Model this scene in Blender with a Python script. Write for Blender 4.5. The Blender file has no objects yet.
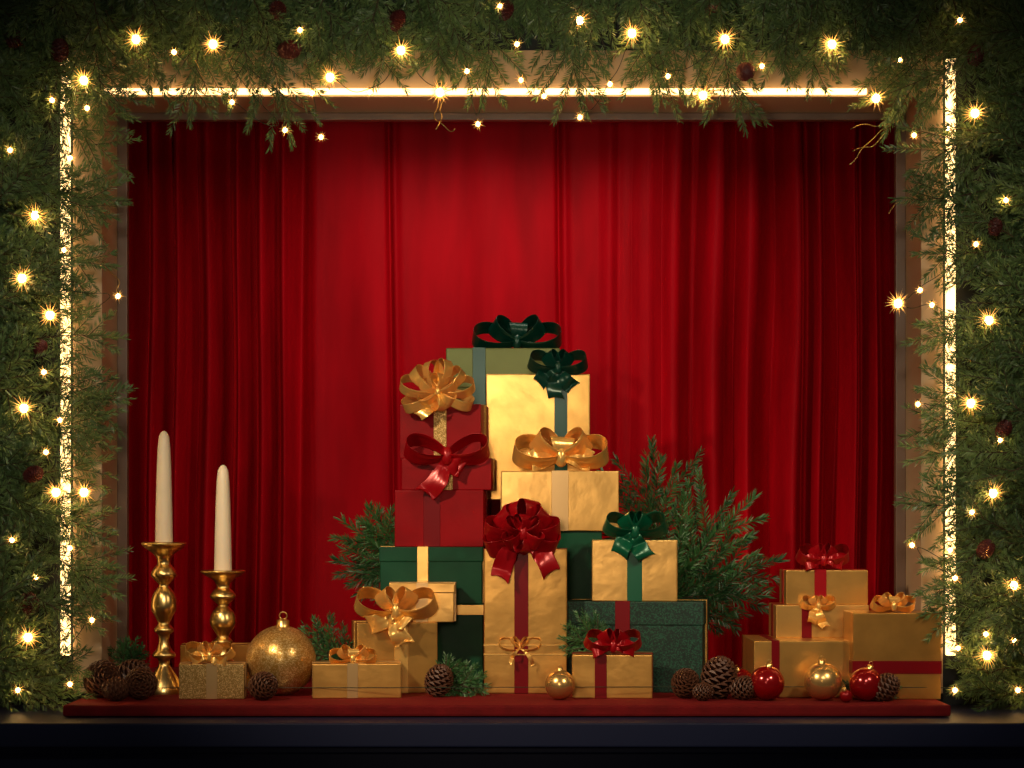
import bpy, bmesh, math, random
import numpy as np
from mathutils import Vector, Matrix

random.seed(7)
rng = np.random.default_rng(11)
scene = bpy.context.scene
scene.view_settings.view_transform = 'Standard'
COL = scene.collection

# ---------------------------------------------------------------- scale / survey helpers
S = 0.0025        # metres per survey unit on the plane y = 0
D = 5.0           # distance of the viewer from that plane
CZ = 0.4575       # eye height above the shelf
CY = 0.27         # y of the window casing front
def X(px, y=0.0): return (px - 512) * S * (1 + y / D)
def Z(py, y=0.0): return CZ + (520 - py) * S * (1 + y / D)
def U(n, y=0.0): return n * S * (1 + y / D)

# ---------------------------------------------------------------- materials
def new_mat(name):
    m = bpy.data.materials.new(name); m.use_nodes = True
    nt = m.node_tree
    return m, nt, nt.nodes['Principled BSDF']

def mat(name, col, rough=0.5, metal=0.0, sheen=0.0, sheen_col=None, bump=0.0, bscale=60, coat=0.0, var=0.0, vscale=8, emis=None, estr=0, spec=None, sss=0):
    m, nt, b = new_mat(name)
    b.inputs['Base Color'].default_value = (*col, 1)
    b.inputs['Roughness'].default_value = rough
    b.inputs['Metallic'].default_value = metal
    if sheen:
        b.inputs['Sheen Weight'].default_value = sheen
        b.inputs['Sheen Roughness'].default_value = 0.35
        b.inputs['Sheen Tint'].default_value = (*(sheen_col or col), 1)
    if coat: 
        b.inputs['Coat Weight'].default_value = coat
        b.inputs['Coat Roughness'].default_value = 0.15
    if spec is not None: b.inputs['Specular IOR Level'].default_value = spec
    if sss:
        b.inputs['Subsurface Weight'].default_value = sss
        b.inputs['Subsurface Radius'].default_value = (0.02, 0.012, 0.006)
    if emis:
        b.inputs['Emission Color'].default_value = (*emis, 1)
        b.inputs['Emission Strength'].default_value = estr
    tc = nt.nodes.new('ShaderNodeTexCoord')
    if bump:
        n = nt.nodes.new('ShaderNodeTexNoise'); n.inputs['Scale'].default_value = bscale; n.inputs['Detail'].default_value = 4
        nt.links.new(tc.outputs['Object'], n.inputs['Vector'])
        bp = nt.nodes.new('ShaderNodeBump'); bp.inputs['Strength'].default_value = bump; bp.inputs['Distance'].default_value = 0.01
        nt.links.new(n.outputs['Fac'], bp.inputs['Height']); nt.links.new(bp.outputs['Normal'], b.inputs['Normal'])
    if var:
        n = nt.nodes.new('ShaderNodeTexNoise'); n.inputs['Scale'].default_value = vscale; n.inputs['Detail'].default_value = 5
        nt.links.new(tc.outputs['Object'], n.inputs['Vector'])
        r = nt.nodes.new('ShaderNodeValToRGB')
        r.color_ramp.elements[0].position = 0.3; r.color_ramp.elements[1].position = 0.7
        r.color_ramp.elements[0].color = (*[c * (1 - var) for c in col], 1)
        r.color_ramp.elements[1].color = (*[min(1, c * (1 + var)) for c in col], 1)
        nt.links.new(n.outputs['Fac'], r.inputs['Fac']); nt.links.new(r.outputs['Color'], b.inputs['Base Color'])
    return m

def glitter(name, c0, c1, scale=260, metal=0.8, rough=0.3, bump=0.6):
    m, nt, b = new_mat(name)
    tc = nt.nodes.new('ShaderNodeTexCoord')
    v = nt.nodes.new('ShaderNodeTexVoronoi'); v.inputs['Scale'].default_value = scale
    nt.links.new(tc.outputs['Object'], v.inputs['Vector'])
    sep = nt.nodes.new('ShaderNodeSeparateColor'); nt.links.new(v.outputs['Color'], sep.inputs['Color'])
    r = nt.nodes.new('ShaderNodeValToRGB')
    r.color_ramp.elements[0].position = 0.45; r.color_ramp.elements[1].position = 0.95
    r.color_ramp.elements[0].color = (*c0, 1); r.color_ramp.elements[1].color = (*c1, 1)
    nt.links.new(sep.outputs[0], r.inputs['Fac']); nt.links.new(r.outputs['Color'], b.inputs['Base Color'])
    bp = nt.nodes.new('ShaderNodeBump'); bp.inputs['Strength'].default_value = bump; bp.inputs['Distance'].default_value = 0.002
    nt.links.new(sep.outputs[1], bp.inputs['Height']); nt.links.new(bp.outputs['Normal'], b.inputs['Normal'])
    b.inputs['Metallic'].default_value = metal; b.inputs['Roughness'].default_value = rough
    return m

M = {}
M['gold'] = mat('gold_paper', (0.72, 0.39, 0.10), 0.28, 0.75, bump=0.28, bscale=8, var=0.14, vscale=12)
M['gold2'] = mat('gold_paper_pale', (0.78, 0.45, 0.13), 0.28, 0.74, bump=0.28, bscale=8, var=0.14, vscale=10)
M['gold3'] = mat('gold_paper_deep', (0.66, 0.33, 0.075), 0.28, 0.76, bump=0.28, bscale=8, var=0.15, vscale=12)
M['goldglit'] = glitter('gold_glitter_paper', (0.40, 0.23, 0.06), (0.9, 0.62, 0.26), 500, 0.7, 0.35, 0.5)
M['red'] = mat('red_paper', (0.25, 0.0015, 0.005), 0.38, 0.0, bump=0.14, bscale=12, var=0.2, spec=.14)
M['green'] = mat('green_paper', (0.005, 0.058, 0.028), 0.38, 0.0, bump=0.14, bscale=12, var=0.2, spec=.18)
M['greenglit'] = glitter('green_glitter_paper', (0.002, 0.018, 0.012), (0.008, 0.085, 0.05), 350, 0.1, 0.5, 0.5)
M['sage'] = mat('sage_paper', (0.13, 0.15, 0.05), 0.36, 0.35, bump=0.14, bscale=12, var=0.12, spec=.25)
M['rb_gold'] = mat('ribbon_gold', (1.0, 0.60, 0.17), 0.27, 0.6, bump=0.03, bscale=40)
M['rb_champ'] = mat('ribbon_champagne', (0.66, 0.43, 0.19), 0.28, 0.65)
M['rb_red'] = mat('ribbon_red', (0.36, 0.003, 0.008), 0.28, 0.2, bump=0.03, bscale=40)
M['rb_dred'] = mat('ribbon_dark_red', (0.17, 0.002, 0.006), 0.34, 0.1, spec=.25)
M['rb_green'] = mat('ribbon_green', (0.003, 0.095, 0.045), 0.28, 0.2)
M['rb_dgreen'] = mat('ribbon_dark_green', (0.002, 0.045, 0.031), 0.28, 0.2)
M['brass'] = mat('brass', (0.90, 0.60, 0.22), 0.28, 1.0, var=0.12, vscale=30)
M['wax'] = mat('candle_wax', (0.88, 0.72, 0.52), 0.45, 0, sss=0.15)
M['orn_gold'] = mat('ornament_gold', (0.85, 0.52, 0.18), 0.27, 0.85)
M['orn_red'] = mat('ornament_red', (0.34, 0.003, 0.005), 0.17, 0.5, coat=0.6)
M['orn_glit'] = glitter('ornament_glitter', (0.60, 0.31, 0.06), (1.0, 0.75, 0.36), 420, 0.75, 0.32, 0.9)
M['cone'] = mat('pinecone_scales', (0.10, 0.036, 0.018), 0.5, 0, var=0.5, vscale=40)
M['redcone'] = mat('garland_cone_scales', (0.08, 0.009, 0.008), 0.5, 0, var=0.5, vscale=40)
M['beige'] = mat('casing_beige', (0.54, 0.37, 0.22), 0.5, bump=0.03, bscale=12, var=0.06, vscale=3)
M['brown'] = mat('inner_trim_brown', (0.15, 0.08, 0.05), 0.45, var=0.1)
M['led'] = mat('led_strip', (1, 0.85, 0.6), 0.5, emis=(1.0, 0.62, 0.24), estr=4.0)
M['navy'] = mat('navy_sill_paint', (0.008, 0.012, 0.042), 0.5, bump=0.03, bscale=15, spec=.25)
M['black'] = mat('facade_dark', (0.005, 0.006, 0.006), 0.7, bump=0.1, bscale=20)
M['shelf'] = mat('red_velvet_shelf', (0.13, 0.003, 0.005), 0.85, sheen=0.2, sheen_col=(0.9, 0.05, 0.05), bump=0.15, bscale=120, var=0.2, vscale=20, spec=.2)
M['inwall'] = mat('interior_wall', (0.03, 0.012, 0.010), 0.8, bump=0.05)
M['bulb'] = mat('fairy_bulb', (1, 0.9, 0.7), 0.3, emis=(1.0, 0.58, 0.19), estr=62)
M['wire'] = mat('gold_wire', (0.6, 0.38, 0.14), 0.35, 0.9)
M['gwire'] = mat('green_wire', (0.01, 0.025, 0.01), 0.5)
M['stem'] = mat('fir_stem', (0.05, 0.028, 0.013), 0.8)

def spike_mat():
    m, nt, b = new_mat('flare_ray_glow')  # painted lens-flare glow on added rays, fading from bulb to tip
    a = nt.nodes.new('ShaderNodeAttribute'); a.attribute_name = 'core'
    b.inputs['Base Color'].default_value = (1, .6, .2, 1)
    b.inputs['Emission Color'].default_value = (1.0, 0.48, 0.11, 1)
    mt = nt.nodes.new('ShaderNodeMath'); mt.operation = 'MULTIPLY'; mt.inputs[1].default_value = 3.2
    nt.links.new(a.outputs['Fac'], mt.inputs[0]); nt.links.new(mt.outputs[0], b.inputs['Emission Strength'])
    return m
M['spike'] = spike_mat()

def velvet():
    m, nt, b = new_mat('red_velvet_curtain')
    b.inputs['Roughness'].default_value = 0.6
    b.inputs['Specular IOR Level'].default_value = 0.08
    b.inputs['Sheen Weight'].default_value = 0.4
    b.inputs['Sheen Roughness'].default_value = 0.28
    b.inputs['Sheen Tint'].default_value = (1, 0.01, 0.02, 1)
    tc = nt.nodes.new('ShaderNodeTexCoord')
    mp = nt.nodes.new('ShaderNodeMapping'); mp.inputs['Scale'].default_value = (6, 6, 1.2)
    nt.links.new(tc.outputs['Object'], mp.inputs['Vector'])
    n = nt.nodes.new('ShaderNodeTexNoise'); n.inputs['Scale'].default_value = 2.2; n.inputs['Detail'].default_value = 6
    nt.links.new(mp.outputs['Vector'], n.inputs['Vector'])
    r = nt.nodes.new('ShaderNodeValToRGB')
    r.color_ramp.elements[0].position = 0.3; r.color_ramp.elements[1].position = 0.72
    r.color_ramp.elements[0].color = (0.30, 0.0004, 0.005, 1); r.color_ramp.elements[1].color = (0.46, 0.0007, 0.008, 1)
    nt.links.new(n.outputs['Fac'], r.inputs['Fac']); nt.links.new(r.outputs['Color'], b.inputs['Base Color'])
    n2 = nt.nodes.new('ShaderNodeTexNoise'); n2.inputs['Scale'].default_value = 350
    nt.links.new(tc.outputs['Object'], n2.inputs['Vector'])
    bp = nt.nodes.new('ShaderNodeBump'); bp.inputs['Strength'].default_value = 0.12; bp.inputs['Distance'].default_value = 0.002
    nt.links.new(n2.outputs['Fac'], bp.inputs['Height']); nt.links.new(bp.outputs['Normal'], b.inputs['Normal'])
    return m
M['velvet'] = velvet()

def needle_mat(name, dark, light):
    m, nt, b = new_mat(name)
    a = nt.nodes.new('ShaderNodeAttribute'); a.attribute_name = 'tint'
    r = nt.nodes.new('ShaderNodeValToRGB')
    r.color_ramp.elements[0].color = (*dark, 1); r.color_ramp.elements[1].color = (*light, 1)
    nt.links.new(a.outputs['Fac'], r.inputs['Fac']); nt.links.new(r.outputs['Color'], b.inputs['Base Color'])
    b.inputs['Roughness'].default_value = 0.42
    return m
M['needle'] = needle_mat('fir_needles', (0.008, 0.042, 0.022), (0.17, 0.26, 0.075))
M['needle2'] = needle_mat('fir_needles_indoor', (0.004, 0.036, 0.014), (0.06, 0.19, 0.05))

# ---------------------------------------------------------------- mesh helpers
def obj_from_bm(name, bm, mats, smooth=False, parent=None, loc=(0, 0, 0)):
    me = bpy.data.meshes.new(name)
    bm.to_mesh(me); bm.free()
    for m in (mats if isinstance(mats, (list, tuple)) else [mats]): me.materials.append(m)
    if smooth:
        for p in me.polygons: p.use_smooth = True
    o = bpy.data.objects.new(name, me); COL.objects.link(o)
    o.location = loc
    if parent: o.parent = parent
    return o

def add_box(bm, x0, x1, y0, y1, z0, z1, bevel=0.0, seg=2, mi=0):
    r = bmesh.ops.create_cube(bm, size=1)
    vs = r['verts']
    for v in vs:
        v.co.x = x0 + (v.co.x + .5) * (x1 - x0)
        v.co.y = y0 + (v.co.y + .5) * (y1 - y0)
        v.co.z = z0 + (v.co.z + .5) * (z1 - z0)
    fs = set(f for v in vs for f in v.link_faces)
    for f in fs: f.material_index = mi
    if bevel:
        es = list(set(e for v in vs for e in v.link_edges))
        bmesh.ops.bevel(bm, geom=es, offset=bevel, segments=seg, affect='EDGES', profile=0.6)

def box_obj(name, dims, m, bevel=0.0, parent=None):
    bm = bmesh.new(); add_box(bm, *dims, bevel=bevel)
    return obj_from_bm(name, bm, m, parent=parent)

def empty(name, loc=(0, 0, 0), rotz=0):
    e = bpy.data.objects.new(name, None); COL.objects.link(e)
    e.empty_display_size = 0.05; e.location = loc; e.rotation_euler = (0, 0, rotz)
    return e

def lathe(name, prof, m, loc, seg=48, parent=None):
    bm = bmesh.new(); rings = []
    for r, z in prof:
        rings.append([bm.verts.new((r * math.cos(2 * math.pi * i / seg), r * math.sin(2 * math.pi * i / seg), z)) for i in range(seg)])
    for a, b in zip(rings, rings[1:]):
        for i in range(seg):
            bm.faces.new((a[i], a[(i + 1) % seg], b[(i + 1) % seg], b[i]))
    bm.faces.new(rings[0][::-1]); bm.faces.new(rings[-1])
    bmesh.ops.recalc_face_normals(bm, faces=bm.faces)
    return obj_from_bm(name, bm, m, True, parent, loc)

def smooth_prof(pts, n=5):
    out = []
    P = [pts[0]] + list(pts) + [pts[-1]]
    for i in range(1, len(P) - 2):
        p0, p1, p2, p3 = [np.array(p, float) for p in P[i - 1:i + 3]]
        for k in range(n):
            t = k / n
            q = 0.5 * ((2 * p1) + (-p0 + p2) * t + (2 * p0 - 5 * p1 + 4 * p2 - p3) * t * t + (-p0 + 3 * p1 - 3 * p2 + p3) * t ** 3)
            out.append((max(q[0], 1e-4), q[1]))
    out.append(pts[-1])
    return out

def wire(name, pts, rad, m, parent=None, cyclic=False):
    cu = bpy.data.curves.new(name, 'CURVE'); cu.dimensions = '3D'; cu.bevel_depth = rad; cu.bevel_resolution = 1
    sp = cu.splines.new('NURBS'); sp.points.add(len(pts) - 1)
    for p, q in zip(sp.points, pts): p.co = (*q, 1)
    sp.order_u = 3; sp.use_endpoint_u = True; sp.use_cyclic_u = cyclic
    cu.materials.append(m)
    o = bpy.data.objects.new(name, cu); COL.objects.link(o)
    if parent: o.parent = parent
    return o

# ---------------------------------------------------------------- ribbon bows
def bow_mesh(bm, L, w, loops, tails, knot=True, seed=0, fwd=0.0):
    """bow in local XZ plane, facing -Y. loops: (deg, length, roll deg, fatness), tails: (deg, length, curl)"""
    R = random.Random(seed)
    n = Vector((0, -1, 0))
    NW = 7
    for ang, ln, roll, fat in loops:
        a = math.radians(ang); u = Vector((math.cos(a), 0, math.sin(a))); v = n.cross(u)
        ro = math.radians(roll)
        wd = v * math.cos(ro) + n * math.sin(ro)
        dd = n * math.cos(ro) - v * math.sin(ro)
        NS = 24; rows = []
        H = ln * fat; ph = R.uniform(0, 6)
        for i in range(NS + 1):
            t = i / NS
            env = math.sin(math.pi * t)
            out = ln * (1 - math.cos(2 * math.pi * t)) / 2
            d = H * math.sin(2 * math.pi * t) * env ** 0.6
            ww = w * (0.28 + 0.72 * env ** 0.8)
            c = u * out + dd * d + n * (0.004 + fwd)
            nr = dd * (1 if t < .5 else -1)
            row = []
            for k in range(NW):
                s = k / (NW - 1) - 0.5
                pleat = math.sin(s * 17 + ph) * w * 0.06 * (1 - env * .85)
                sag = math.sin(t * 6.28 + s * 2 + ph) * w * .02 * env
                row.append(bm.verts.new(c + wd * s * ww + nr * (pleat + (0.25 - s * s) * w * .12 * (1 - env)) + u * sag))
            rows.append(row)
        for a1, b1 in zip(rows, rows[1:]):
            for k in range(NW - 1):
                bm.faces.new((a1[k], a1[k + 1], b1[k + 1], b1[k]))
    for tl in tails:
        ang, ln = tl[0], tl[1]; curl = tl[2] if len(tl) > 2 else R.choice((-1, 1)) * .12
        a = math.radians(ang); u = Vector((math.cos(a), 0, math.sin(a))); v = n.cross(u)
        NS = 20; rows = []; ph = R.uniform(0, 6)
        for i in range(NS + 1):
            t = i / NS
            c = u * ln * t + n * (0.006 + 0.012 * abs(math.sin(t * 5 + ph)) * min(1, t * 4)) + v * curl * ln * math.sin(t * 3.0)
            tw = .35 * math.sin(t * 5 + ph)
            vd = v * math.cos(tw) + n * math.sin(tw)
            ww = w * (0.30 + 0.60 * min(1, t * 2.0))
            row = []
            for k in range(NW):
                s = k / (NW - 1) - 0.5
                p = c + vd * s * ww + n * math.sin(s * 17 + ph) * w * .05 * (1 - t)
                p.y = min(p.y, -0.003)
                if i == NS: p -= u * (0.5 - abs(s)) * w * 0.7
                row.append(bm.verts.new(p))
            rows.append(row)
        for a1, b1 in zip(rows, rows[1:]):
            for k in range(NW - 1):
                bm.faces.new((a1[k], a1[k + 1], b1[k + 1], b1[k]))
    if knot:
        r = bmesh.ops.create_uvsphere(bm, u_segments=20, v_segments=12, radius=1)
        for v in r['verts']:
            x, y, z = v.co
            f = 1 + 0.07 * math.sin(x * 11)
            v.co = Vector((x * w * 0.30 * (1 - .25 * (1 - abs(z))), y * w * 0.26 * f - 0.010 - fwd, z * w * 0.40))

def bow(name, loc, W, w, style, m, parent, seed=0, tilt=0, tail=None):
    L = W / 2
    R = random.Random(seed * 3 + 1)
    bm = bmesh.new()
    if style == 'classic':
        loops = [(17, L, 52, .36), (163, L, -52, .36), (54, L * .60, 45, .3), (126, L * .60, -45, .3)]
        tails = tail if tail is not None else [(-62, L * 1.0), (-118, L * 1.0)]
    elif style == 'simple':
        loops = [(14, L, 55, .32), (166, L, -55, .32)]
        tails = tail if tail is not None else [(-50, L * .8), (-130, L * .8)]
    elif style == 'fancy':
        loops = []
        for k in range(8):
            a = -22 + k * 224 / 7 + R.uniform(-4, 4)
            sg = 1 if math.cos(math.radians(a)) > 0 else -1
            loops.append((a, L * (1.0 if k in (0, 1, 6, 7) else .86) * R.uniform(.94, 1.02), sg * R.uniform(34, 56), R.uniform(.28, .34)))
        loops += [(-60, L * .5, 30, .3), (-115, L * .5, -30, .3)]
        tails = tail if tail is not None else [(-60, L * 1.15), (-120, L * 1.15)]
    elif style == 'wide':
        loops = [(9, L, 54, .34), (171, L, -54, .34), (40, L * .70, 45, .34), (140, L * .70, -45, .34), (88, L * .42, 15, .35)]
        tails = tail if tail is not None else []
    bow_mesh(bm, L, w, loops, tails, style != 'fancy', seed)
    if style == 'fancy':
        l2 = [(k * 60 + 30, L * R.uniform(.48, .56), (1 if k in (0, 1, 5) else -1) * R.uniform(40, 55), .34) for k in range(6)]
        bow_mesh(bm, L, w * .85, l2, [], True, seed + 5, w * .45)
    o = obj_from_bm(name, bm, m, True)
    s = o.modifiers.new('sol', 'SOLIDIFY'); s.thickness = 0.0006
    ss = o.modifiers.new('sub', 'SUBSURF'); ss.levels = 1; ss.render_levels = 1
    o.location = loc; o.rotation_euler = (tilt, 0, 0)
    o.parent = parent
    pm = Matrix.Translation(parent.location) @ Matrix.Rotation(parent.rotation_euler.z, 4, 'Z')
    o.matrix_parent_inverse = pm.inverted()
    return o

# ---------------------------------------------------------------- gift boxes
def gift(name, l, r, top, y0, d, base, m, rot=0, ribbons=(), lid=False, bows=()):
    x0, x1 = X(l, y0), X(r, y0); zt = Z(top, y0); h = zt - base
    a = math.radians(rot); sa, ca = abs(math.sin(a)), math.cos(a)
    W = x1 - x0; w = (W - d * sa) / ca
    cx = (x0 + x1) / 2; cy = y0 + (w * sa + d * ca) / 2
    e = empty(name, (cx, cy, base), a)
    bm = bmesh.new()
    if lid:
        add_box(bm, -w / 2 + .003, w / 2 - .003, -d / 2 + .003, d / 2 - .003, 0, h * .8, .002)
        add_box(bm, -w / 2, w / 2, -d / 2, d / 2, h * .74, h, .003)
    else:
        add_box(bm, -w / 2, w / 2, -d / 2, d / 2, 0, h, .003, 3)
    obj_from_bm('box', bm, m, parent=e)
    for kind, c, rw, rm in ribbons:
        t = 0.0015; bm = bmesh.new()
        if kind == 'v':
            xx = -w / 2 + w * c; hw = U(rw, y0) / 2
            add_box(bm, xx - hw, xx + hw, -d / 2 - t, d / 2 + t, 0.0003, h + t, .0008, 1)
        elif kind == 's':
            yy = -d / 2 + d * c; hw = U(rw, y0) / 2
            add_box(bm, -w / 2 - t, w / 2 + t, yy - hw, yy + hw, 0.0003, h + t * .8, .0008, 1)
        elif kind == 'h':
            zz = h * c; hw = U(rw, y0) / 2
            add_box(bm, -w / 2 - t * 1.1, w / 2 + t * 1.1, -d / 2 - t * 1.1, d / 2 + t * 1.1, zz - hw, zz + hw, .0006, 1)
        obj_from_bm('ribbon_band', bm, rm, parent=e)
    for i, (bx, by, bw, rw, style, bmt, yoff, kw) in enumerate(bows):
        yb = y0 + yoff
        bow('bow', (X(bx, yb), yb, Z(by, yb)), U(bw, yb), U(rw, yb), style, bmt, e, seed=len(bpy.data.objects), **kw)
    return zt

G, G2, G3 = M['gold'], M['gold2'], M['gold3']
rt = Z(500, .66)
box_obj('display_riser', (X(452, .66), X(586, .66), .66, .98, 0, rt), M['shelf'], .004)
gift('gold_gift_box', 486, 590, 374, .66, .15, rt, G, 0, [('v', .72, 13, M['rb_dgreen']), ('s', .5, 13, M['rb_dgreen'])], False,
     [(558, 368, 60, 18, 'classic', M['rb_dgreen'], -.012, dict(tail=[(-50, .075), (-92, .09), (-138, .075)]))])
gift('green_gift_box', 446, 560, 348, .83, .14, rt, M['sage'], 0, [('v', .29, 13, M['rb_dgreen']), ('s', .5, 13, M['rb_dgreen'])], True,
     [(517, 342, 90, 20, 'wide', M['rb_dgreen'], .05, dict())])

et = Z(531, .45)
gift('green_gift_box', 500, 602, 531, .45, .19, 0, M['green'], 0, [('v', .5, 12, M['rb_gold'])])
gift('gold_gift_box', 501, 619, 471, .44, .20, et, G2, 0, [('v', .5, 17, M['rb_champ']), ('s', .5, 17, M['rb_champ'])], False,
     [(561, 457, 96, 26, 'wide', M['rb_gold'], .03, dict(tail=[(-12, .09, .1), (-168, .09, -.1)]))])
f2 = Z(604, .43)
gift('green_gift_box', 398, 483, 604, .43, .2, 0, M['green'], 0, [('h', .93, 10, M['rb_gold'])])
ft = gift('green_gift_box', 379, 483, 547, .43, .2, f2, M['green'], 0, [('v', .42, 11, M['rb_gold']), ('s', .5, 11, M['rb_gold'])], True)
c3 = gift('red_gift_box', 394, 490, 490, .45, .17, ft, M['red'], -6, [('v', .42, 17, M['rb_dred']), ('s', .5, 15, M['rb_dred'])])
c2 = gift('red_gift_box', 401, 496, 458, .46, .15, c3, M['red'], -5, [('v', .5, 13, M['goldglit']), ('s', .5, 13, M['goldglit'])], False,
          [(447, 456, 86, 24, 'simple', M['rb_red'], -.01, dict(tail=[(-122, .125, .12), (-35, .06)]))])
c1 = gift('red_gift_box', 399, 488, 404, .47, .14, c2, M['red'], -8, [('v', .5, 13, M['goldglit']), ('s', .5, 13, M['goldglit'])], False,
          [(438, 392, 78, 13, 'fancy', M['rb_gold'], -.005, dict(tail=[(-130, .09), (-48, .05)]))])
gt = gift('gold_gift_box', 347, 437, 623, .26, .15, 0, G, 10, [('v', .55, 14, M['rb_gold']), ('s', .5, 14, M['rb_gold'])], False,
          [(396, 611, 84, 22, 'classic', M['rb_gold'], -.005, dict(tail=[(-72, .095), (-155, .085, .1), (-40, .05)]))])
gift('gold_gift_box', 389, 455, 583, .30, .11, gt, G2, 0, [('v', .5, 12, M['rb_champ']), ('s', .5, 12, M['rb_champ'])], True)
gift('gold_gift_box', 308, 401, 664, .12, .13, 0, G, 5, [('v', .45, 11, M['rb_champ']), ('s', .5, 11, M['rb_champ'])], False,
     [(353, 659, 48, 12, 'wide', M['rb_gold'], .03, dict(tail=[(-20, .04)]))])
gift('gold_gift_box', 484, 567, 549, .27, .16, 0, G, 0, [('v', .45, 14, M['rb_dred']), ('s', .5, 14, M['rb_dred']), ('h', .335, 1.6, M['rb_gold']), ('h', .27, 1.6, M['rb_gold'])], False,
     [(523, 533, 78, 23, 'fancy', M['rb_red'], -.02, dict(tail=[(-56, .135, .08), (-116, .14, -.08)])),
      (520, 648, 44, 4.5, 'classic', M['rb_gold'], -.008, dict(tail=[(-55, .06), (-120, .05)]))])
lt = gift('green_gift_box', 565, 719, 602, .28, .26, 0, M['greenglit'], -9, [('v', .42, 15, M['rb_dred']), ('s', .5, 12, M['rb_gold'])], True)
gift('gold_gift_box', 592, 681, 540, .31, .18, lt, G2, -3, [('v', .5, 15, M['rb_green']), ('s', .5, 15, M['rb_green'])], False,
     [(635, 531, 64, 21, 'classic', M['rb_green'], -.008, dict(tail=[(-65, .08), (-122, .08)]))])
gift('gold_gift_box', 572, 656, 655, .12, .13, 0, G, -4, [('v', .36, 12, M['rb_dred']), ('s', .5, 12, M['rb_dred'])], False,
     [(613, 646, 58, 17, 'classic', M['rb_red'], .01, dict(tail=[(-12, .06, .1), (-165, .06, -.1)]))])
pt = gift('gold_gift_box', 754, 852, 641, .15, .28, 0, G, 0, [('v', .22, 8, M['rb_dred'])])
ot = gift('gold_gift_box', 776, 869, 605, .28, .15, pt, G2, 0, [('v', .33, 10, M['rb_dred']), ('s', .5, 10, M['rb_dred'])], False,
          [(818, 606, 36, 11, 'classic', M['rb_gold'], -.006, dict(tail=[(-70, .06), (-110, .05)]))])
gift('gold_gift_box', 786, 868, 570, .29, .13, ot, G, 0, [('v', .42, 12, M['rb_red']), ('s', .5, 12, M['rb_red'])], False,
     [(823, 560, 54, 17, 'classic', M['rb_red'], .01, dict(tail=[(-12, .055, .1), (-168, .055, -.1)]))])
gift('gold_gift_box', 853, 941, 613, .10, .15, 0, G3, 0, [('h', .37, 13, M['rb_dred'])], False,
     [(893, 606, 44, 13, 'wide', M['rb_gold'], .03, dict())])
gift('gold_gift_box', 177, 244, 664, .10, .09, 0, M['goldglit'], 3, [('v', .5, 11, M['rb_champ']), ('s', .5, 11, M['rb_champ'])], False,
     [(210, 656, 50, 14, 'classic', M['rb_gold'], .02, dict(tail=[(-15, .05), (-165, .05)]))])
gift('gold_gift_box', 180, 262, 645, .37, .12, 0, G3, 0, [('v', .5, 11, M['rb_gold']), ('s', .5, 11, M['rb_gold'])])

# ---------------------------------------------------------------- candlesticks
def candlestick(cx, y, top, wick_top, rs):
    e = empty('brass_candlestick', (X(cx, y), y, 0))
    H = Z(top, y)
    k = U(1, y) * rs
    p = [(21, 1.0), (22.5, .992), (22, .98), (18, .955), (12, .93), (8, .90), (6.5, .86), (10, .83), (12.5, .80), (12.5, .775), (8, .74), (5, .715), (7.5, .69),
         (11, .655), (13, .60), (12.5, .555), (9, .51), (6, .47), (7, .45), (9.5, .43), (9.5, .41), (6, .39), (5.2, .35), (7, .30), (11, .265), (11, .245), (6, .225),
         (5.5, .19), (9, .15), (15, .09), (19, .03), (19.5, .0)]
    p = p[::-1]
    prof = smooth_prof([(r * k, H * f) for r, f in p], 4)
    prof += [(19.5 * k, H * .995), (10 * k, H * .975)]
    lathe('stick', prof, M['brass'], (0, 0, 0), 56, e)
    ch = Z(wick_top, y) - H
    c = [(8.8, -.035), (8.8, 0), (8.2, .3), (7.4, .6), (6.3, .85), (5.2, .95), (3.2, .985), (1, 1.0)]
    lathe('taper_candle', [(r * U(1, y), H + ch * f) for r, f in c], M['wax'], (0, 0, 0), 32, e)
candlestick(164, .27, 542, 431, 1.0)
candlestick(223, .27, 570, 465, 1.0)

# ---------------------------------------------------------------- ornaments
def ornament(name, cx, y, rpx, m, tilt=(0, 0)):
    r = U(rpx, y)
    e = empty(name, (X(cx, y), y, r)); e.rotation_euler = (tilt[0], tilt[1], 0)
    bm = bmesh.new(); bmesh.ops.create_uvsphere(bm, u_segments=48, v_segments=32, radius=r)
    obj_from_bm('ball', bm, m, True, e)
    c = max(r * .2, .006)
    lathe('cap', [(c, r * .96), (c, r * .96 + c * .2), (c * .9, r * .96 + c * .3), (c * .9, r * .96 + c), (c * .5, r * .96 + c * 1.15), (.0005, r * .96 + c * 1.2)], M['brass'], (0, 0, 0), 24, e)
    pts = [(c * .55 * math.cos(t), 0, r * .96 + c * 1.65 + c * .55 * math.sin(t)) for t in np.linspace(0, 2 * math.pi, 16)]
    wire('ring', pts, c * .1, M['brass'], e)
ornament('glitter_ornament', 281, .22, 35, M['orn_glit'], (.1, .06))
ornament('gold_ornament', 560, .085, 15, M['orn_gold'], (.15, 0))
ornament('gold_ornament', 823, .07, 19, M['orn_gold'], (.2, -.1))
ornament('red_ornament', 767, .07, 17.5, M['orn_red'], (.2, .1))
ornament('red_ornament', 866, .05, 17, M['orn_red'], (.2, .2))
ornament('red_ornament', 741, .18, 14, M['orn_red'], (.3, -.3))
ornament('red_ornament', 846, .015, 6.5, M['orn_red'], (.3, -.3))

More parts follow.
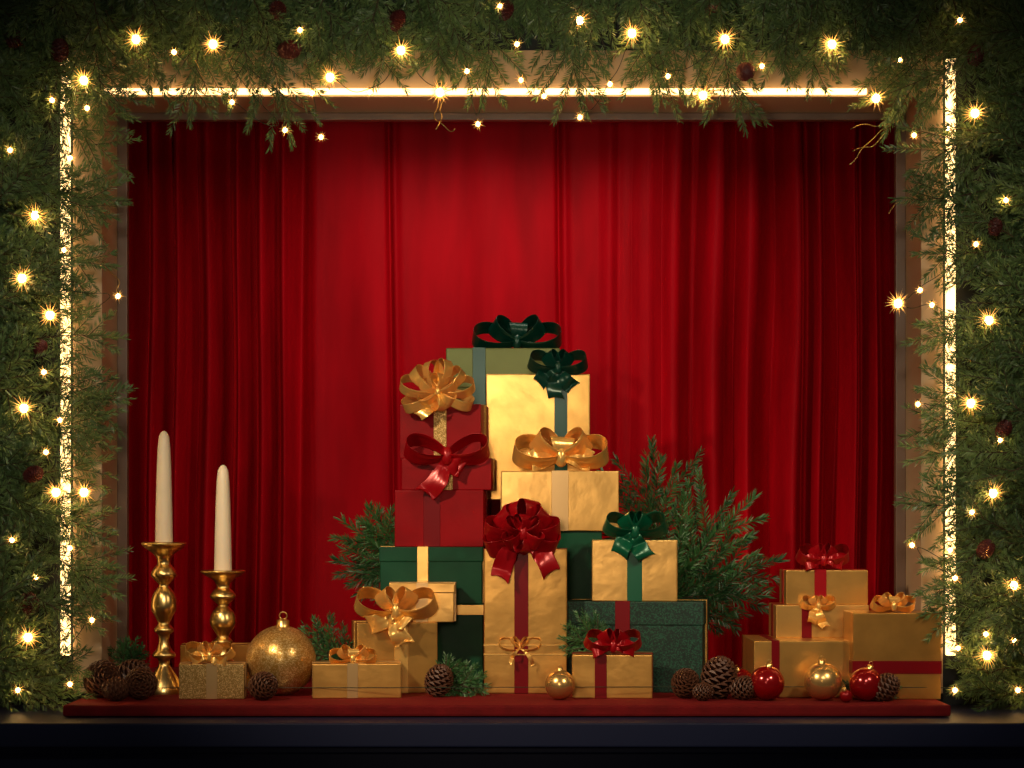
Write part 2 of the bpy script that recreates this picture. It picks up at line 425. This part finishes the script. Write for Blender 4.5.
# ---------------------------------------------------------------- pinecones
def cone_mesh(name, m):
    bm = bmesh.new(); N = 95; ga = math.radians(137.508)
    for i in range(N):
        t = i / (N - 1)
        R = (math.sin(math.pi * (0.16 + 0.80 * t)) ** 0.75)
        z = -0.95 + 1.95 * t
        ang = i * ga; c, s = math.cos(ang), math.sin(ang)
        rise = 0.15 + 0.75 * t
        ln = 0.75 * R + .05; wd = 0.30 * R + .05
        rad = Vector((c, s, 0)); tan = Vector((-s, c, 0)); up = Vector((0, 0, 1))
        dirv = (rad + up * rise).normalized(); nv = tan.cross(dirv) * -1
        base = rad * (R * 0.30) + up * z
        prof = [(0, .25, .05), (.5, .75, .05), (.85, 1.0, .07), (1.0, .62, .09)]
        T, B = [], []
        for f, wf, th in prof:
            p = base + dirv * ln * f + up * (0.10 * f * f)
            T.append([bm.verts.new(p + tan * wd * wf + nv * th * .3), bm.verts.new(p + nv * th * 1.3), bm.verts.new(p - tan * wd * wf + nv * th * .3)])
            B.append([bm.verts.new(p + tan * wd * wf - nv * th * .4), bm.verts.new(p - nv * th * .4), bm.verts.new(p - tan * wd * wf - nv * th * .4)])
        for a in range(3):
            for k in range(2):
                bm.faces.new((T[a][k], T[a][k + 1], T[a + 1][k + 1], T[a + 1][k]))
                bm.faces.new((B[a][k], B[a + 1][k], B[a + 1][k + 1], B[a][k + 1]))
            bm.faces.new((T[a][0], T[a + 1][0], B[a + 1][0], B[a][0]))
            bm.faces.new((T[a][2], B[a][2], B[a + 1][2], T[a + 1][2]))
        for k in range(2): bm.faces.new((T[3][k], T[3][k + 1], B[3][k + 1], B[3][k]))
    r = bmesh.ops.create_uvsphere(bm, u_segments=12, v_segments=8, radius=1)
    for v in r['verts']: v.co = Vector((v.co.x * .45, v.co.y * .45, v.co.z * .95))
    bmesh.ops.recalc_face_normals(bm, faces=bm.faces)
    me = bpy.data.meshes.new(name); bm.to_mesh(me); bm.free(); me.materials.append(m)
    return me
CM = cone_mesh('pinecone', M['cone']); CMR = cone_mesh('garland_cone', M['redcone'])
def pinecone(cx, y, rpx, rot=(0, 0, 0), lift=None):
    r = U(rpx, y)
    o = bpy.data.objects.new('pinecone', CM); COL.objects.link(o)
    o.scale = (r / 1.02, r / 1.02, r * 1.1); o.rotation_euler = rot
    o.location = (X(cx, y), y, r * 1.0 if lift is None else lift)
    return o
pinecone(101, .15, 18, (1.2, .3, .4)); pinecone(141, .09, 16, (1.4, -.5, .2)); pinecone(128, .20, 17, (.9, .7, 1))
pinecone(114, .05, 12, (1.5, .5, 2)); pinecone(262, .08, 14, (1.2, 1.0, .3)); pinecone(438, .17, 14, (.4, .2, .5)); pinecone(685, .13, 14, (.9, -.5, .5))
pinecone(718, .12, 18, (.35, .15, .2)); pinecone(742, .08, 12, (1.3, -.8, 1)); pinecone(883, .04, 13, (.9, .4, 1)); pinecone(702, .06, 9, (1.3, -.8, 1))

# ---------------------------------------------------------------- fir sprigs
def stem_quads(p0, p1, r0, r1):
    d = p1 - p0; d = d / (np.linalg.norm(d) + 1e-9)
    a = np.cross(d, [0.3, 0.5, 0.81]); a /= np.linalg.norm(a); b = np.cross(d, a)
    q = []
    for k in range(3):
        t0, t1 = 2 * np.pi * k / 3, 2 * np.pi * (k + 1) / 3
        c0 = a * np.cos(t0) + b * np.sin(t0); c1 = a * np.cos(t1) + b * np.sin(t1)
        q.append([p0 + c0 * r0, p0 + c1 * r0, p1 + c1 * r1, p1 + c0 * r1])
    return q

def needles(p0, dirv, length, count, nl, nw, side, up, bend):
    count = max(count, 6)
    t = rng.uniform(0.02, 1.0, count)
    pos = p0 + dirv * (t * length)[:, None] + bend * ((t ** 2) * length)[:, None]
    th = rng.uniform(0, 2 * np.pi, count)
    rad = side * (np.cos(th) * 1.7)[:, None] + up * (np.sin(th) * 0.8)[:, None]
    rad /= np.linalg.norm(rad, axis=1)[:, None]
    a = rng.uniform(0.75, 1.05, count) * (1 - 0.55 * t ** 3)
    nd = dirv * np.cos(a)[:, None] + rad * np.sin(a)[:, None]
    L = nl * rng.uniform(.85, 1.1, count) * (1 - 0.25 * t)
    wv = np.cross(nd, up[None, :] + rng.normal(size=(count, 3)) * .5); wv /= np.linalg.norm(wv, axis=1)[:, None]
    W = nw / 2
    return np.stack([pos, pos + nd * (L * .45)[:, None] + wv * W, pos + nd * L[:, None], pos + nd * (L * .45)[:, None] - wv * W], 1)

def sprig(length, nl=0.031, nw=0.0027, dens=640, ntw=6):
    ex, ey, ez = np.eye(3)
    Q, ST = [], []
    bend = ez * rng.uniform(-.12, .12) + ey * rng.uniform(-.18, .18)
    Q.append(needles(np.zeros(3), ex, length, int(dens * length), nl, nw, ey, ez, bend))
    prev = np.zeros(3)
    for k in range(1, 5):
        t = k / 4; p = ex * length * t + bend * length * t * t
        ST += stem_quads(prev, p, .0022 * (1 - t * .6), .0022 * (1 - t * .8)); prev = p
    for k in range(ntw):
        t = 0.05 + 0.66 * k / ntw + rng.uniform(-.03, .03)
        sgn = 1 if k % 2 else -1
        p = ex * length * t + bend * length * t * t
        a = rng.uniform(.50, .80)
        d = ex * np.cos(a) + ey * sgn * np.sin(a) + ez * rng.uniform(-.3, .3); d /= np.linalg.norm(d)
        l2 = length * (0.60 - 0.36 * t) * rng.uniform(.8, 1.2)
        s2 = np.cross(d, ez); s2 /= np.linalg.norm(s2); u2 = np.cross(s2, d)
        b2 = ex * .15 + ez * rng.uniform(-.1, .1)
        Q.append(needles(p, d, l2, int(dens * l2), nl * .9, nw, s2, u2, b2))
        ST += stem_quads(p, p + d * l2 + b2 * l2, .0014, .0006)
    return np.concatenate(Q), np.array(ST)

class Foliage:
    def __init__(s): s.q = []; s.t = []; s.mi = []
    def add(s, start, end, y0, y1=None, roll=0.5, tint=None, **kw):
        a = np.array([X(start[0], y0), y0, Z(start[1], y0)])
        y1 = y0 if y1 is None else y1
        b = np.array([X(end[0], y1), y1, Z(end[1], y1)])
        d = b - a; L = np.linalg.norm(d); d /= L
        n = np.array([rng.uniform(-roll, roll), -1, rng.uniform(-roll, roll)])
        n -= d * n.dot(d); n /= np.linalg.norm(n)
        sd = np.cross(n, d)
        Rm = np.stack([d, sd, n], 1)
        q, st = sprig(L, **kw)
        s.q.append(q @ Rm.T + a); s.q.append(st @ Rm.T + a)
        tt = rng.uniform(0, 1) if tint is None else tint
        s.t.append(np.clip(tt * .65 + rng.uniform(0, .35, len(q)), 0, 1)); s.t.append(np.zeros(len(st)))
        s.mi.append(np.zeros(len(q), int)); s.mi.append(np.ones(len(st), int))
    def stem(s, a, b, r=.003):
        st = np.array(stem_quads(np.array(a, float), np.array(b, float), r, r * .7))
        s.q.append(st); s.t.append(np.zeros(len(st))); s.mi.append(np.ones(len(st), int))
    def build(s, name, m, parent=None, ymax=None):
        q = np.concatenate(s.q); n = len(q)
        if ymax is not None: q[..., 1] = np.minimum(q[..., 1], ymax)
        me = bpy.data.meshes.new(name)
        me.vertices.add(n * 4); me.vertices.foreach_set('co', q.reshape(-1).astype(np.float32))
        me.loops.add(n * 4); me.loops.foreach_set('vertex_index', np.arange(n * 4, dtype=np.int32))
        me.polygons.add(n); me.polygons.foreach_set('loop_start', np.arange(0, n * 4, 4, dtype=np.int32))
        me.materials.append(m); me.materials.append(M['stem'])
        me.polygons.foreach_set('material_index', np.concatenate(s.mi).astype(np.int32))
        at = me.attributes.new('tint', 'FLOAT', 'FACE'); at.data.foreach_set('value', np.concatenate(s.t).astype(np.float32))
        me.update(calc_edges=True); me.validate()
        o = bpy.data.objects.new(name, me); COL.objects.link(o)
        if parent: o.parent = parent
        print(name, n)
        return o

garl = empty('christmas_garland', (0, 0, 0))
F = Foliage()
def polar(p, deg, L): return (p[0] + L * math.cos(math.radians(deg)), p[1] - L * math.sin(math.radians(deg)))
def side(n, x0, x1, a0, a1, l0, l1, ya, yb, t0, t1):
    for i in range(n):
        p = (rng.uniform(x0, x1), -20 + (i + rng.uniform(0, 1)) / n * 730); a = rng.uniform(a0, a1); L = rng.uniform(l0, l1)
        e = polar(p, a, L)
        if e[1] > 700: e = (e[0], 700 - rng.uniform(0, 25))
        if p[1] > 696: p = (p[0], 696)
        y = CY - rng.uniform(ya, yb)
        F.add(p, e, y, y - rng.uniform(-.01, .06), .6, tint=rng.uniform(t0, t1))
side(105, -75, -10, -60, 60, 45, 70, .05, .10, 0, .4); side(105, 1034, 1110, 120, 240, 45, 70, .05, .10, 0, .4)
side(84, -50, 12, -55, 50, 50, 80, .10, .20, .2, 1); side(84, 1010, 1080, 130, 235, 50, 80, .10, .20, .2, 1)
side(14, 15, 40, -45, 40, 60, 90, .09, .16, .5, 1); side(14, 984, 1010, 140, 225, 60, 90, .09, .16, .5, 1)
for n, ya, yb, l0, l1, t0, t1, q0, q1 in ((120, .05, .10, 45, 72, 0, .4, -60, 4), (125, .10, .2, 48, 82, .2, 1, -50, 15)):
    for i in range(n):
        p = (-40 + (i + rng.uniform(0, 1)) / n * 1104, rng.uniform(q0, q1)); a = rng.uniform(-140, -40); L = rng.uniform(l0, l1)
        y = CY - rng.uniform(ya, yb)
        F.add(p, polar(p, a, L), y, y - rng.uniform(-.01, .06), .6, tint=rng.uniform(t0, t1))
for p, e in [((30, 90), (132, 165)), ((60, 50), (128, 120)), ((262, 10), (290, 142)), ((200, 20), (196, 128)), ((720, 20), (727, 134)), ((490, 10), (492, 105)),
             ((565, 10), (574, 116)), ((650, 5), (640, 104)), ((675, 5), (655, 108)), ((960, 60), (870, 112)), ((1000, 120), (900, 172)), ((985, 190), (900, 215)), ((40, 390), (128, 412)),
             ((30, 340), (122, 322)), ((20, 480), (110, 455)), ((30, 520), (112, 520)), ((990, 500), (905, 520)), ((1000, 350), (918, 330)), ((990, 440), (912, 470)),
             ((930, 20), (878, 128)), ((90, 20), (112, 120)), ((390, 10), (384, 88)), ((820, 10), (812, 92)), ((1000, 250), (915, 262)), ((30, 190), (125, 208)),
             ((30, 600), (100, 590)), ((1000, 600), (925, 625)), ((25, 655), (92, 668)), ((1005, 660), (950, 680)), ((150, 10), (140, 100)), ((330, 5), (336, 80)), ((440, 5), (430, 84)),
             ((775, 5), (778, 88)), ((240, 15), (250, 96)), ((1005, 395), (915, 400)), ((60, 560), (118, 600)), ((25, 250), (112, 270)), ((30, 430), (118, 420)), ((1000, 560), (915, 585)), ((40, 20), (70, 120)), ((985, 20), (945, 120))]:
    y = CY - rng.uniform(.09, .15)
    F.add(p, e, y, y - .04, .4, tint=rng.uniform(.45, 1), dens=800, ntw=8)
F.build('fir_foliage', M['needle'], garl, CY - .032)

for i, (cx, cy) in enumerate([(277, 12), (60, 52), (24, 178), (40, 348), (32, 475), (985, 550), (30, 605), (712, 6), (975, 57), (995, 228), (1003, 430), (505, 12), (396, 22), (588, 14), (15, 40), (745, 72), (288, 50)]):
    o = bpy.data.objects.new('garland_cone', CMR); COL.objects.link(o); o.parent = garl
    r = .021 * rng.uniform(.8, 1.1); o.scale = (r, r, r * 1.25); o.rotation_euler = (rng.uniform(.3, 1.4), rng.uniform(-1, 1), rng.uniform(0, 3))
    o.location = (X(cx, CY - .17), CY - .17, Z(cy, CY - .17))
def twig(pts, y): y += CY; wire('gold_twig', [(X(a, y), y + 0.01 * math.sin(i * 1.7), Z(b, y)) for i, (a, b) in enumerate(pts)], .0013, M['wire'], garl)
twig([(436, 88), (440, 104), (432, 118), (442, 124), (452, 134), (455, 128)], -.1)
twig([(446, 96), (438, 108), (444, 118), (436, 130)], -.12)
twig([(905, 112), (885, 126), (872, 140), (860, 150), (856, 160), (850, 164)], -.1)
twig([(900, 120), (880, 128), (862, 122), (850, 130)], -.13)
twig([(890, 124), (876, 148), (862, 146), (852, 152)], -.12)
twig([(195, 60), (205, 78), (198, 92), (210, 98)], -.14)
twig([(96, 262), (108, 270), (122, 282), (116, 290), (124, 296)], -.1)
twig([(920, 190), (905, 205), (896, 200), (888, 214)], -.1)
twig([(330, 60), (322, 78), (330, 90)], -.14)

# fairy lights ------------------------------------------------------------------
big = [(213, 44), (136, 39), (401, 50), (632, 33), (725, 39), (832, 44), (35, 215), (22, 278), (50, 315), (975, 113), (898, 303), (989, 320), (971, 403), (993, 493), (28, 637), (987, 655), (84, 492), (703, 95), (1014, 585), (580, 20), (876, 98), (330, 77), (440, 92), (84, 80), (24, 408), (56, 492)]
small = [(517, 44), (467, 71), (312, 93), (521, 80), (668, 76), (478, 124), (580, 117), (285, 130), (174, 52), (321, 137), (370, 92),
         (70, 548), (70, 684), (36, 577), (46, 452), (87, 108), (70, 158), (914, 135), (948, 128), (976, 244), (918, 404), (932, 305), (920, 290), (950, 550), (955, 578), (985, 552), (1018, 690),
         (972, 512), (955, 690), (986, 634), (1014, 640), (118, 296), (232, 102), (610, 84), (762, 66), (900, 60), (1006, 200), (10, 150), (12, 540), (44, 372), (92, 620), (912, 545), (958, 648), (1000, 440), (544, 96), (960, 20), (300, 30), (52, 100), (18, 690), (500, 6), (64, 250), (60, 420)]
fl = empty('fairy_lights', (0, 0, 0))
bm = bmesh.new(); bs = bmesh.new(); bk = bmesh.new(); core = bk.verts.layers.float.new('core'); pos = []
for lst, r in ((big, .0098), (small, .0055)):
    for cx, cy in lst:
        y = CY - .20 + rng.uniform(-.02, .02)
        c = Vector((X(cx, y), y, Z(cy, y))); pos.append(c)
        for v in bmesh.ops.create_icosphere(bm, subdivisions=1 if r < .008 else 2, radius=r)['verts']:
            if v.co.z < 0: v.co.z *= 1.2
            v.co += c
        for v in bmesh.ops.create_cone(bs, cap_ends=True, segments=8, radius1=r * .5, radius2=r * .45, depth=r * 1.6)['verts']: v.co += c + Vector((0, 0.002, r * 1.5))
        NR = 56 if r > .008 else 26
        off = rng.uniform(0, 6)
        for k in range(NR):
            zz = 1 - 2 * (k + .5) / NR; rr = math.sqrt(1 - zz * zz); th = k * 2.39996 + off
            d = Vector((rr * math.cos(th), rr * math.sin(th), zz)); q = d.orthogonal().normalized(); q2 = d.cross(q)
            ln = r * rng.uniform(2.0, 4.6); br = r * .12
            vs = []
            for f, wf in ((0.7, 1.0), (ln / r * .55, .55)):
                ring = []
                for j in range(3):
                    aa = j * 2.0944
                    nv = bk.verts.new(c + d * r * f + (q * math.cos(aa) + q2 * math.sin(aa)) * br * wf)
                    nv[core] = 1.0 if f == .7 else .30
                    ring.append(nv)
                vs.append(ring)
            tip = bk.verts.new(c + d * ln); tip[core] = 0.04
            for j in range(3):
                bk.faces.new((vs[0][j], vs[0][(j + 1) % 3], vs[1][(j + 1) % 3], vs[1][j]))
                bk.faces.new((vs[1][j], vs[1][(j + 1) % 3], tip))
obj_from_bm('bulbs', bm, M['bulb'], True, fl); obj_from_bm('sockets', bs, M['gwire'], True, fl); obj_from_bm('flare_rays', bk, M['spike'], False, fl)  # rays are added geometry imitating flare and glow around the bulbs
cen = Vector((0, 0, .85))
pos.sort(key=lambda p: math.atan2(p.x - cen.x, -(p.z - cen.z) * 1.2))
wp = []
for a, b in zip(pos, pos[1:]):
    if (a - b).length > .35: continue
    wp.append(a + Vector((0, .006, .010))); wp.append((a + b) / 2 + Vector((0, .07, -.01)))
wire('light_wire', wp, .0010, M['gwire'], fl)

# interior fir branches ----------------------------------------------------------
def bunch(name, root, tips, y, spread=.05, floor_stem=True, nl=.040, nw=.0031, dens=820, ntw=7):
    f = Foliage()
    for tp in tips:
        f.add(root, tp, y, y + rng.uniform(-spread, spread), .3, tint=rng.uniform(.1, 1), nl=nl, nw=nw, dens=dens, ntw=ntw)
    if floor_stem: f.stem((X(root[0], y), y, 0.001), (X(root[0], y), y, Z(root[1], y)))
    return f.build(name, M['needle2'])
bunch('fir_branch', (664, 600), [(662, 442), (626, 462), (740, 488), (776, 546), (764, 584), (735, 608), (700, 520)], .63, .04)
bunch('fir_branch', (410, 575), [(338, 550), (350, 512), (382, 504), (356, 582)], .70, .04)
bunch('fir_branch', (345, 672), [(302, 630), (318, 618), (342, 640), (306, 652)], .36, .03, True, .024, .0026)
bunch('fir_branch', (128, 672), [(116, 642), (142, 645), (132, 640)], .36, .03, True, .022, .0026)
bunch('fir_branch', (440, 692), [(488, 688), (478, 668), (456, 660), (484, 676)], .19, .02, True, .022, .0024)
bunch('fir_branch', (606, 652), [(560, 636), (572, 618), (586, 620)], .262, .004, True, .020, .0022)
bunch('fir_branch', (860, 690), [(900, 688), (842, 686)], .085, .005, True, .014, .0022)

# ---------------------------------------------------------------- curtain
def curtain():
    xs = np.linspace(-1.5, 1.5, 1500); y0 = 1.28
    k = 1 + y0 / D
    px = xs / (S * k) + 512
    R = np.random.default_rng(5)
    def folds(px, period):
        ph = np.zeros_like(px); acc = 0
        per = period
        for i in range(1, len(px)):
            if i % 40 == 0: per = period * R.uniform(.65, 1.6)
            acc += 2 * np.pi * (px[i] - px[i - 1]) / per
            ph[i] = acc
        return ph
    ph = folds(px, 32)
    sm = lambda a, b: np.clip((px - a) / (b - a), 0, 1) ** 2 * (3 - 2 * np.clip((px - a) / (b - a), 0, 1))
    side = (1 - sm(265, 325)) + sm(650, 705) + .35 * np.exp(-((px - 632) / 26.) ** 2)
    nz = 26; zs = np.linspace(0.0, 1.85, nz)
    V = []
    for z in zs:
        tz = z / 1.85
        w = ph + 0.4 * np.sin(z * 2.3 + px * .01) + .2 * np.sin(z * 5 + px * .03)
        s = np.sin(w)
        f = .35 * (np.abs(np.sin(w / 2 + .4)) ** 0.6 - .5) * 1.7 + .65 * np.sign(s) * np.abs(s) ** 0.85 * (0.85 + .3 * np.sin(ph * .37))
        y = y0 - side * .075 * f * (1.1 - .25 * tz)
        y += (1 - np.clip(side, 0, 1)) * (.009 * np.sin(px * .045 + z * .8) + .003 * np.sin(px * .11 + 1))
        for c, wd, dp in ((391, 2.5, .022), (561, 2.5, .022), (300, 5, .02), (619, 5, .012), (690, 5, .015)):
            cc = c + 3 * np.sin(z * 1.6 + c)
            y += dp * np.exp(-((px - cc) / wd) ** 2) - dp * .5 * np.exp(-((px - cc - wd * 2.6) / (wd * 1.6)) ** 2)
        V.append(np.stack([xs, y, np.full_like(xs, z)], 1))
    V = np.concatenate(V); n = len(xs)
    faces = []
    for j in range(nz - 1):
        b = j * n
        for i in range(n - 1): faces.append((b + i, b + i + 1, b + n + i + 1, b + n + i))
    me = bpy.data.meshes.new('velvet_curtain'); me.from_pydata(V.tolist(), [], faces); me.update()
    for p in me.polygons: p.use_smooth = True
    me.materials.append(M['velvet'])
    o = bpy.data.objects.new('velvet_curtain', me); COL.objects.link(o)
curtain()

# ---------------------------------------------------------------- window shell
C1 = CY + .30
def CX(px): return X(px, CY)
def CZZ(py): return Z(py, CY)
zt = CZZ(97); xl, xr = CX(102), CX(921)
ztop = CZZ(50)
box_obj('trim_left', (CX(73), xl, CY, C1, 0, ztop), M['beige'], .003)
box_obj('trim_right', (xr, CX(943), CY, C1, 0, ztop), M['beige'], .003)
box_obj('trim_top', (xl, xr, CY, C1, zt, ztop), M['beige'], .003)
box_obj('trim_inner_left', (xl, xl + .028, CY + .2, CY + .23, 0, zt), M['brown'], .003)
box_obj('trim_inner_right', (xr - .028, xr, CY + .2, CY + .23, 0, zt), M['brown'], .003)
box_obj('trim_inner_top', (xl + .028, xr - .028, CY + .2, CY + .23, zt - .02, zt), M['brown'], .003)
led = empty('led_strip_light', (0, 0, 0))
box_obj('led_left', (CX(62), CX(70.5), CY - .020, CY + .003, CZZ(655), CZZ(60)), M['led'], .002, led)
box_obj('led_right', (CX(945.5), CX(954), CY - .020, CY + .003, CZZ(655), CZZ(60)), M['led'], .002, led)
box_obj('led_top', (CX(105), CX(866), CY - .016, CY - .001, CZZ(95), CZZ(89.5)), M['led'], .002, led)
box_obj('wall_left', (-2.4, CX(73), CY + .003, C1, -.9, 2.5), M['black'])
box_obj('wall_right', (CX(943), 2.4, CY + .003, C1, -.9, 2.5), M['black'])
box_obj('wall_top', (CX(73), CX(943), CY + .003, C1, ztop, 2.5), M['black'])
box_obj('floor', (-1.6, 1.6, C1, 1.5, -.03, 0), M['shelf'])
box_obj('display_shelf', (X(68), X(946), -.06, C1, -.028, 0), M['shelf'], .006)
box_obj('wall_back', (-1.65, 1.65, 1.45, 1.5, 0, 1.92), M['inwall'])
box_obj('wall_inner_left', (-1.65, -1.6, C1, 1.45, 0, 1.92), M['inwall'])
box_obj('wall_inner_right', (1.6, 1.65, C1, 1.45, 0, 1.92), M['inwall'])
box_obj('ceiling', (-1.65, 1.65, C1, 1.45, 1.87, 1.92), M['inwall'])
bm = bmesh.new()
add_box(bm, -2.3, 2.3, -.20, CY, -.088, -.030, .004)
add_box(bm, -2.3, 2.3, -.17, CY, -.105, -.088, .002)
add_box(bm, -2.3, 2.3, -.14, CY, -.9, -.105, .002)
obj_from_bm('window_sill', bm, M['navy'])

# ---------------------------------------------------------------- lights
def spot(name, loc, tgt, energy, col, size, blend=1, radius=.15):
    l = bpy.data.lights.new(name, 'SPOT'); l.energy = energy; l.color = col; l.spot_size = math.radians(size); l.spot_blend = blend; l.shadow_soft_size = radius
    o = bpy.data.objects.new(name, l); COL.objects.link(o); o.location = loc
    o.rotation_euler = (Vector(tgt) - Vector(loc)).to_track_quat('-Z', 'Y').to_euler()
spot('spot_key_left', (-1.5, -1.7, 1.8), (.05, .3, .28), 215, (1, .78, .50), 44, 1, .08)
spot('spot_key_right', (1.6, -1.9, 1.7), (.25, .3, .22), 105, (1, .80, .54), 44, 1, .08)
spot('spot_front', (-.30, -3.4, .72), (0, .3, .40), 46, (1, .78, .54), 30, 1, .25)  # unseen fill lamp, added to brighten the gold box fronts
for x, e in ((-.48, 10), (-.17, 16), (.14, 14), (.46, 10)):
    spot('ceiling_downlight', (x, .66, 1.84), (x * 1.0 - .02, 1.26, .90), e, (1, .78, .62), 84, 1, .04)
spot('ceiling_downlight', (-.86, .66, 1.84), (-.98, 1.26, .7), 2.2, (1, .78, .62), 75, 1, .03)
spot('ceiling_downlight', (.80, .66, 1.84), (.90, 1.26, .7), 3.5, (1, .78, .62), 75, 1, .03)
spot('spot_garland_left', (-.5, -2.6, 1.5), (-1.2, .2, .75), 100, (1, .9, .68), 42, 1, .15)
spot('spot_garland_right', (.5, -2.6, 1.5), (1.2, .2, .75), 100, (1, .9, .68), 42, 1, .15)
spot('spot_garland_top', (0, -2.8, .9), (0, .2, 1.78), 105, (1, .9, .68), 44, 1, .15)

w = bpy.data.worlds.new('night'); scene.world = w; w.use_nodes = True
w.node_tree.nodes['Background'].inputs['Color'].default_value = (.7, .62, .6, 1)
w.node_tree.nodes['Background'].inputs['Strength'].default_value = 0.03

# ---------------------------------------------------------------- camera
cd = bpy.data.cameras.new('camera'); cam = bpy.data.objects.new('camera', cd); COL.objects.link(cam)
cam.location = (0, -D, CZ); cam.rotation_euler = (math.pi / 2, 0, 0)
cd.sensor_width = 36; cd.lens = 36 * D / (1024 * S); cd.shift_y = 136 / 1024
scene.camera = cam
